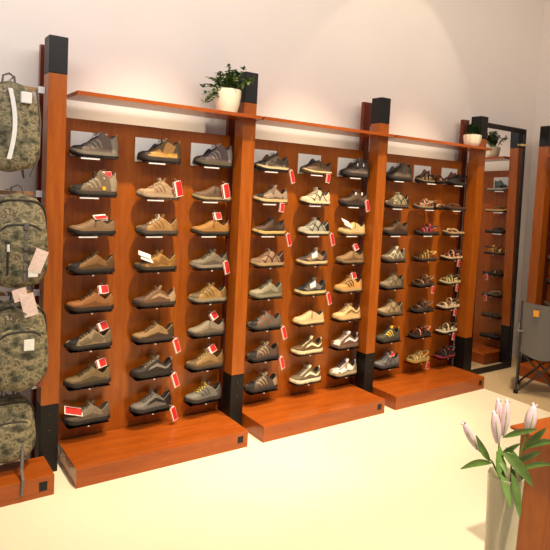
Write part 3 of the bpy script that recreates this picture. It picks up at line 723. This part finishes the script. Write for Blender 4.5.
def pack_body(H, hx, hy, taper=.82):
    rr = []
    for i in range(19):
        q = i/18; z = H*q
        e = (1-abs(2*q-1)**4.5)**.42 if 0 < q < 1 else .02
        e = max(e, .05); ws = 1-(1-taper)*max(0, q-.35)/.65
        rr.append(sup_ring(0, 0, hx*e*ws, hy*(.25+.75*e)*(1-.2*q) if e > .06 else hy*.15, z))
    return rr
def arc(hx, z0, z1, y, n=20, sq=.5):
    pts = []
    for i in range(n+1):
        a = PI*i/n; c = math.cos(a); pts.append((hx*math.copysign(abs(c)**sq, c), y+.018*abs(c)**2, z0+(z1-z0)*math.sin(a)**.6))
    return pts
def pack(label, x, z0, H, hx, variant, y=-.2, rz=0):
    t = thing('backpack', label, 'backpack', (x, y, z0), rz, 'camouflage backpacks hanging at the left')
    hy = .10
    MB().rings(pack_body(H, hx, hy)).obj('body', CAMO, t, 'all')
    MB().tube([(-.035, .02, H-.02), (-.03, .02, H+.03), (0, .02, H+.045), (.03, .02, H+.03), (.035, .02, H-.02)], .006, 8).obj('handle', WEB, t, True)
    for sg in (-1, 1):
        MB().tube([(sg*.07, .09, H-.03), (sg*.10, .13, H*.8), (sg*.12, .13, H*.45), (sg*.10, .10, .06), (sg*.11, .08, -.03)], [.012, .016, .016, .009, .006], 8).obj('shoulder_strap', WEB, t, True)
    if variant == 'side':
        MB().grid([[(-hx*.15+d+.03*math.sin(q*3), -hy*(1.06-.16*q), H*(.14+.76*q)) for d in (-.012, .012)] for q in [i/12 for i in range(13)]]).obj('reflective_strip', REFL, t, True)
        MB().box((hx*.20, -hy*1.05, H*.76), (hx*.20+.058, -hy*.80, H*.88), .004).obj('label_patch', REFL, t)
        MB().tube([(hx*.85, -.02, H*.95), (hx*1.02, -.01, H*.6), (hx*.98, -.02, H*.2), (hx*.7, -.02, -.02)], .006, 6).obj('side_strap', WEB, t, True)
    else:
        ph = H*.70
        rr = []
        for i in range(13):
            q = i/12; e = max(.08, (1-abs(2*q-1)**4)**.5 if 0 < q < 1 else .08)
            rr.append(sup_ring(0, -hy*.75, hx*.80*e, hy*.62*(.35+.65*e), .02+ph*q, e=.6))
        fp = MB().rings(rr).obj('front_pocket', CAMO, t, 'all')
        MB().tube(arc(hx*.74, ph*.35, ph*.98, -hy*1.22), .0065, 8).obj('zipper', ZIP, fp, True)
        MB().tube(arc(hx*.86, H*.62, H*.93, -hy*.66), .006, 8).obj('top_zipper', ZIP, t, True)
        if variant == 'chain':
            for k in range(6):
                MB().box((.012, -hy*1.40, .06+k*.058), (.036, -hy*1.34, .10+k*.058), .004).obj('webbing_loop', WEB, fp)
            MB().tube([(-.07, -hy*1.42, .10), (-.07, -hy*1.45, .20), (-.065, -hy*1.40, .28)], .006, 6).obj('short_zipper', ZIP, fp, True)
            MB().box((-.076, -hy*1.52, .23), (-.062, -hy*1.44, .27), .003).obj('zip_pull', REFL, fp)
            M = Matrix.Translation((.065, -hy*1.52, .115)) @ Matrix.Rotation(.35, 4, 'Y')
            MB().box((-.035, 0, 0), (.035, .002, .13), M=M).tube([M @ Vector((0, 0, .13)), (.03, -hy*1.45, .27)], .0008, 5).obj('price_tag', mat('pink_white_card', (232, 206, 196), .5), t)
            MB().box((.035, -hy*1.50, .085), (.088, -hy*1.44, .125), .003).obj('label_patch', REFL, fp)
        if variant == 'arc':
            MB().box((.012, -hy*1.45, ph*.70), (.068, -hy*1.385, ph*.70+.065), .005).obj('label_patch', REFL, fp)
            M = Matrix.Translation((.015, -hy*1.4, H*.84)) @ Matrix.Rotation(-.25, 4, 'Y')
            m = MB().box((0, 0, 0), (.075, .002, .13), M=M)
            M2 = Matrix.Translation((.03, -hy*1.4, H*.86)) @ Matrix.Rotation(.3, 4, 'Y')
            m.box((-.03, .003, .10), (.045, .005, .17), M=M); m.obj('price_tag', mat('pink_white_card', (232, 206, 196), .5), t)
            MB().box((hx*.55, -hy*.95, .03), (hx*.78, -hy*.88, .055), .002).obj('side_loop', mat('rust_webbing', (130, 62, 40), .8), t)
            MB().tube([(-hx*.3, -.1, H*.98), (.02, -.15, H*.88)], .005, 6).obj('compression_strap', WEB, t, True)
    return t
pack('upper camouflage backpack with a white reflective strip', -.225, 1.865, .51, .165, 'side', rz=.1)
pack('camouflage backpack with grey webbing loops, second from the top', -.175, 1.20, .55, .170, 'chain', y=-.22)
pack('camouflage backpack with square white patch, third from the top', -.165, .60, .54, .175, 'arc', y=-.22)
lp = pack('lowest camouflage backpack, plain, just above the wooden base', -.195, .165, .39, .155, 'plain', y=-.17)
MB().tube([(.06, -.13, .14), (.05, -.17, .0), (.045, -.235, -.035), (.04, -.236, -.12)], .009, 6).obj('hanging_strap', WEB, lp, True)

# ------------------------------------------------------------------ camp chair
GF = mat('grey_chair_fabric', (104, 100, 94), .8, ns=200); GT = mat('grey_steel_tube', (70, 68, 66), .4, .5)
t = thing('folding_camp_chair', 'grey fabric folding camp chair at the right edge beside the mirror', 'chair', (4.52, -.715, 0), -1.05)
legs = []
Wc, Dc = .20, .165
for nm, pts in (('leg', [(-Wc, -Dc, .015), (Wc*.9, -Dc, .42)]), ('leg', [(Wc, -Dc, .015), (-Wc*.9, -Dc, .42)]), ('leg', [(-Wc, Dc, .015), (Wc*.9, Dc, .42)]), ('leg', [(Wc, Dc, .015), (-Wc*.9, Dc, .42)]),
                ('side_brace', [(-Wc, -Dc, .03), (-Wc, Dc, .40)]), ('side_brace', [(-Wc, Dc, .03), (-Wc, -Dc, .40)]), ('side_brace', [(Wc, -Dc, .03), (Wc, Dc, .40)]), ('side_brace', [(Wc, Dc, .03), (Wc, -Dc, .40)]),
                ('back_post', [(-Wc, -Dc, .03), (-Wc*1.0, -Dc-.05, .92)]), ('back_post', [(Wc, -Dc, .03), (Wc*1.0, -Dc-.05, .92)]),
                ('arm_post', [(-Wc, Dc, .03), (-Wc*1.02, Dc, .62)]), ('arm_post', [(Wc, Dc, .03), (Wc*1.02, Dc, .62)])):
    MB().tube(pts, .010, 8).obj(nm, GT, t, True)
for sx in (-1, 1):
    for sy in (-1, 1): MB().lathe([(.018, 0), (.024, .004), (.020, .03), (.012, .04)], 14, M=Matrix.Translation((sx*Wc, sy*Dc, 0))).obj('foot', BLACK, t, True)
    MB().box((sx*Wc-.03, -Dc-.06, .615), (sx*Wc+.03, Dc+.03, .632), .006).obj('armrest', GF, t)
def sheet(fn, nu=12, nv=12, th=.006):
    m = MB(); A = [[Vector(fn(i/nu, j/nv)) for j in range(nv+1)] for i in range(nu+1)]
    m.grid(A); m.grid([[p_+Vector((0, th, th*.3)) for p_ in q] for q in A]); return m
sheet(lambda a, b_: (-Wc+2*Wc*a, -Dc-.01-.045*b_-.06*math.sin(PI*a)*(1-.3*b_), .42+.49*b_-.05*math.sin(PI*a)*(1-b_)-.012*math.sin(PI*a)*b_)).obj('backrest', GF, t, 'all')
sheet(lambda a, b_: (-Wc+2*Wc*a, -Dc-.03+(2*Dc+.03)*b_, .42-.06*math.sin(PI*a)*(.5+.5*math.sin(PI*b_)))).obj('seat', GF, t, 'all')
MB().box((-.10, -Dc-.115, .79), (-.05, -Dc-.107, .85), .002).obj('orange_logo', mat('orange_logo', (222, 150, 40), .5), t)

# ------------------------------------------------------------------ pedestal with shoe at the right edge
t = thing('wooden_pedestal', 'wooden display pedestal at the lower right behind the lilies', 'pedestal', (1.745, -2.255, 0), -.1)
MB().box((0, -.42, 0), (.55, .03, .75), .003).obj('cabinet', W_UP, t)
MB().box((-.06, -.44, .75), (.57, .045, .765), .002).obj('top', W_AC, t)
o = shoe(('low', (34, 34, 40), (60, 60, 74), BK, (30, 30, 36), BK, (60, 60, 70), 'panel heel', ''))
o.location = (1.955, -2.36, .7657); o.rotation_euler = (0, 0, .5); o.name = 'low_shoe'
tag(o, 'black and navy shoe standing on the pedestal at the right edge', 'shoe')

# ------------------------------------------------------------------ lilies in a vase on a small side table
VB = Vector((.962, -2.655, .50))
t = thing('round_side_table', 'small round table under the lily vase, at the bottom right corner', 'table', (VB.x, VB.y, 0))
MB().lathe([(.0, .48), (.13, .48), (.135, .485), (.135, .495), (.13, .4995)], 40).obj('table_top', W_AC, t, True)
MB().lathe([(.02, .02), (.02, .48)], 20).obj('leg', BLACK, t, True)
MB().lathe([(.12, 0), (.12, .012), (.03, .02)], 32).obj('foot', BLACK, t, True)
def vase_mat():
    m, nt, b = principled('frosted_cream_glass')
    n = nt.nodes.new('ShaderNodeTexNoise'); n.inputs['Scale'].default_value = 8
    rp = nt.nodes.new('ShaderNodeValToRGB'); rp.color_ramp.elements[0].color = lin((226, 214, 180)); rp.color_ramp.elements[1].color = lin((240, 230, 200))
    nt.links.new(n.outputs['Fac'], rp.inputs['Fac']); nt.links.new(rp.outputs['Color'], b.inputs['Base Color'])
    b.inputs['Roughness'].default_value = .25; b.inputs['Transmission Weight'].default_value = .35; return m
v = MB().lathe([(.04, 0), (.048, .004), (.05, .1), (.054, .25), (.060, .40), (.057, .40), (.050, .25), (.044, .02), (.01, .015)], 36).obj('glass_vase', vase_mat(), None, True, tuple(VB))
tag(v, 'tall cream glass vase holding the pink lilies', 'vase')
right = Vector((.822, -.566, .052)); upv = Vector((0, 0, 1)); fw = Vector((.569, .82, -.0))
def P3(px, py, d=0):
    """place on the vertical plane through the vase, sized in metres from the rim"""
    s_ = 2.0/576.6
    return VB+Vector((0, 0, .405))+right*((px-505)*s_)+upv*((472-py)*s_)+fw*d
def stemmed(label, pts, bud=None, leaves=()):
    t = bpy.data.objects.new('lily_stem', None); C.collection.objects.link(t); t.location = VB+Vector((0, 0, .4))
    tag(t, label, 'flower', 'lilies in the vase')
    inv = Matrix.Translation(-t.location)
    MB().tube(pts, [.0042-.0018*i/(len(pts)-1) for i in range(len(pts))], 8, M=inv).obj('stem', STEM, t, True)
    for (tip, ln, rad) in bud or ():
        a, b_ = Vector(tip[0]), Vector(tip[1]); d = (b_-a); Lb = d.length; d.normalize(); s_ = d.orthogonal().normalized(); o_ = d.cross(s_)
        rr = []; n = 24
        for i in range(15):
            q = i/14; rr_ = rad*(.28+.95*math.sin(PI*min(1, q*.82+.08))**1.1) if q < .97 else rad*.35
            rr.append([a+d*Lb*q+(s_*math.cos(2*PI*k/n)+o_*math.sin(2*PI*k/n))*rr_*(1+.09*math.cos(6*PI*k/n*1.0)) for k in range(n)])
        MB().rings(rr, M=inv).obj('bud', BUDP, t, 'all')
        m = MB()
        for k in range(3):
            an = 2*PI*(k+.5)/3
            m.tube([a+d*Lb*q+(s_*math.cos(an)+o_*math.sin(an))*rad*(.28+.95*math.sin(PI*min(1, q*.82+.08))**1.1)*.98 for q in (.02, .2, .4, .6, .75)], [.0015, .0024, .0024, .0018, .0008], 6, M=inv)
        m.obj('bud_rib', BUDG, t, True)
        m = MB()
        for k in range(3):
            an = 2*PI*k/3; tp = b_+(s_*math.cos(an)+o_*math.sin(an))*rad*.5
            m.tube([b_-d*.008, tp, tp+d*.006+(s_*math.cos(an)+o_*math.sin(an))*.004], [.004, .004, .0015], 6, M=inv)
        m.obj('petal_tip', BUDP, t, True)
    for (p0, p1, wd, bend, mt) in leaves:
        p0, p1 = Vector(p0), Vector(p1); d = p1-p0; ln = d.length; dd = d.normalized()
        sd = dd.cross(fw).normalized(); nm = fw; rows = []; n = 12
        for i in range(n+1):
            q = i/n; c = p0+d*q+upv*bend*math.sin(PI*q)*ln-fw*.03*q
            ww = wd*math.sin(PI*(q*.97+.015))**.75*(1-.25*q)
            rows.append([c-sd*ww-nm*.25*ww, c-sd*ww*.5-nm*.08*ww, c, c+sd*ww*.5-nm*.08*ww, c+sd*ww-nm*.25*ww])
        MB().grid(rows, M=inv).grid([[p_+fw*.0008 for p_ in q] for q in rows], M=inv).obj('leaf', mt, t, 'all')
    return t
stemmed('lily stem with a single bud leaning left, lowest of the buds', [P3(506, 500), P3(500, 478), P3(490, 460), P3(476, 449)],
        [((P3(475, 448), P3(459, 421)), 0, .0115)], [(P3(490, 462), P3(456, 464), .014, .10, LILYL), (P3(488, 460), P3(470, 431, .01), .013, -.05, LILYL)])
stemmed('lily stem with tall upright cluster of pale pink buds, the highest', [P3(507, 500, .01), P3(502, 470, .01), P3(497, 450, .01), P3(497, 433, .01)],
        [((P3(493, 440, -.01), P3(487.5, 409, -.01)), 0, .0130), ((P3(496, 432, .01), P3(493, 399, .01)), 0, .0115), ((P3(499, 434, .0), P3(500.5, 399, 0)), 0, .0125)],
        [(P3(499, 436), P3(529, 424), .0125, .06, LILYL), (P3(495, 458), P3(513, 438), .012, .05, LILYL), (P3(497, 445), P3(492, 470, -.02), .016, 0, LILYL), (P3(496, 462, -.02), P3(500, 492, -.07), .014, 0, LILYL)])
stemmed('lily stem with one tall bud at the right, before the pedestal', [P3(512, 500, .02), P3(518, 466, .02), P3(524, 440, .02), P3(527, 433, .02)],
        [((P3(526, 434, .02), P3(530, 405, .02)), 0, .0150)],
        [(P3(523, 452, .02), P3(540, 425, .02), .016, .05, LILYL), (P3(517, 470), P3(548, 460), .012, .12, LILYL), (P3(524, 446), P3(547, 436), .014, .1, LILYL)])
stemmed('leafy lily stem leaning forward with broad dark leaves', [P3(510, 500, -.01), P3(508, 470, -.02), P3(506, 450, -.02)],
        None, [(P3(498, 448, -.02), P3(522, 474, -.05), .021, .10, LEAF), (P3(503, 446), P3(514, 470, -.03), .016, .16, LEAF), (P3(506, 462, -.04), P3(508, 500, -.08), .016, 0, LEAF),
               (P3(514, 462), P3(534, 446), .014, .05, LEAF), (P3(494, 450), P3(500, 466, -.02), .013, .02, LILYL)])
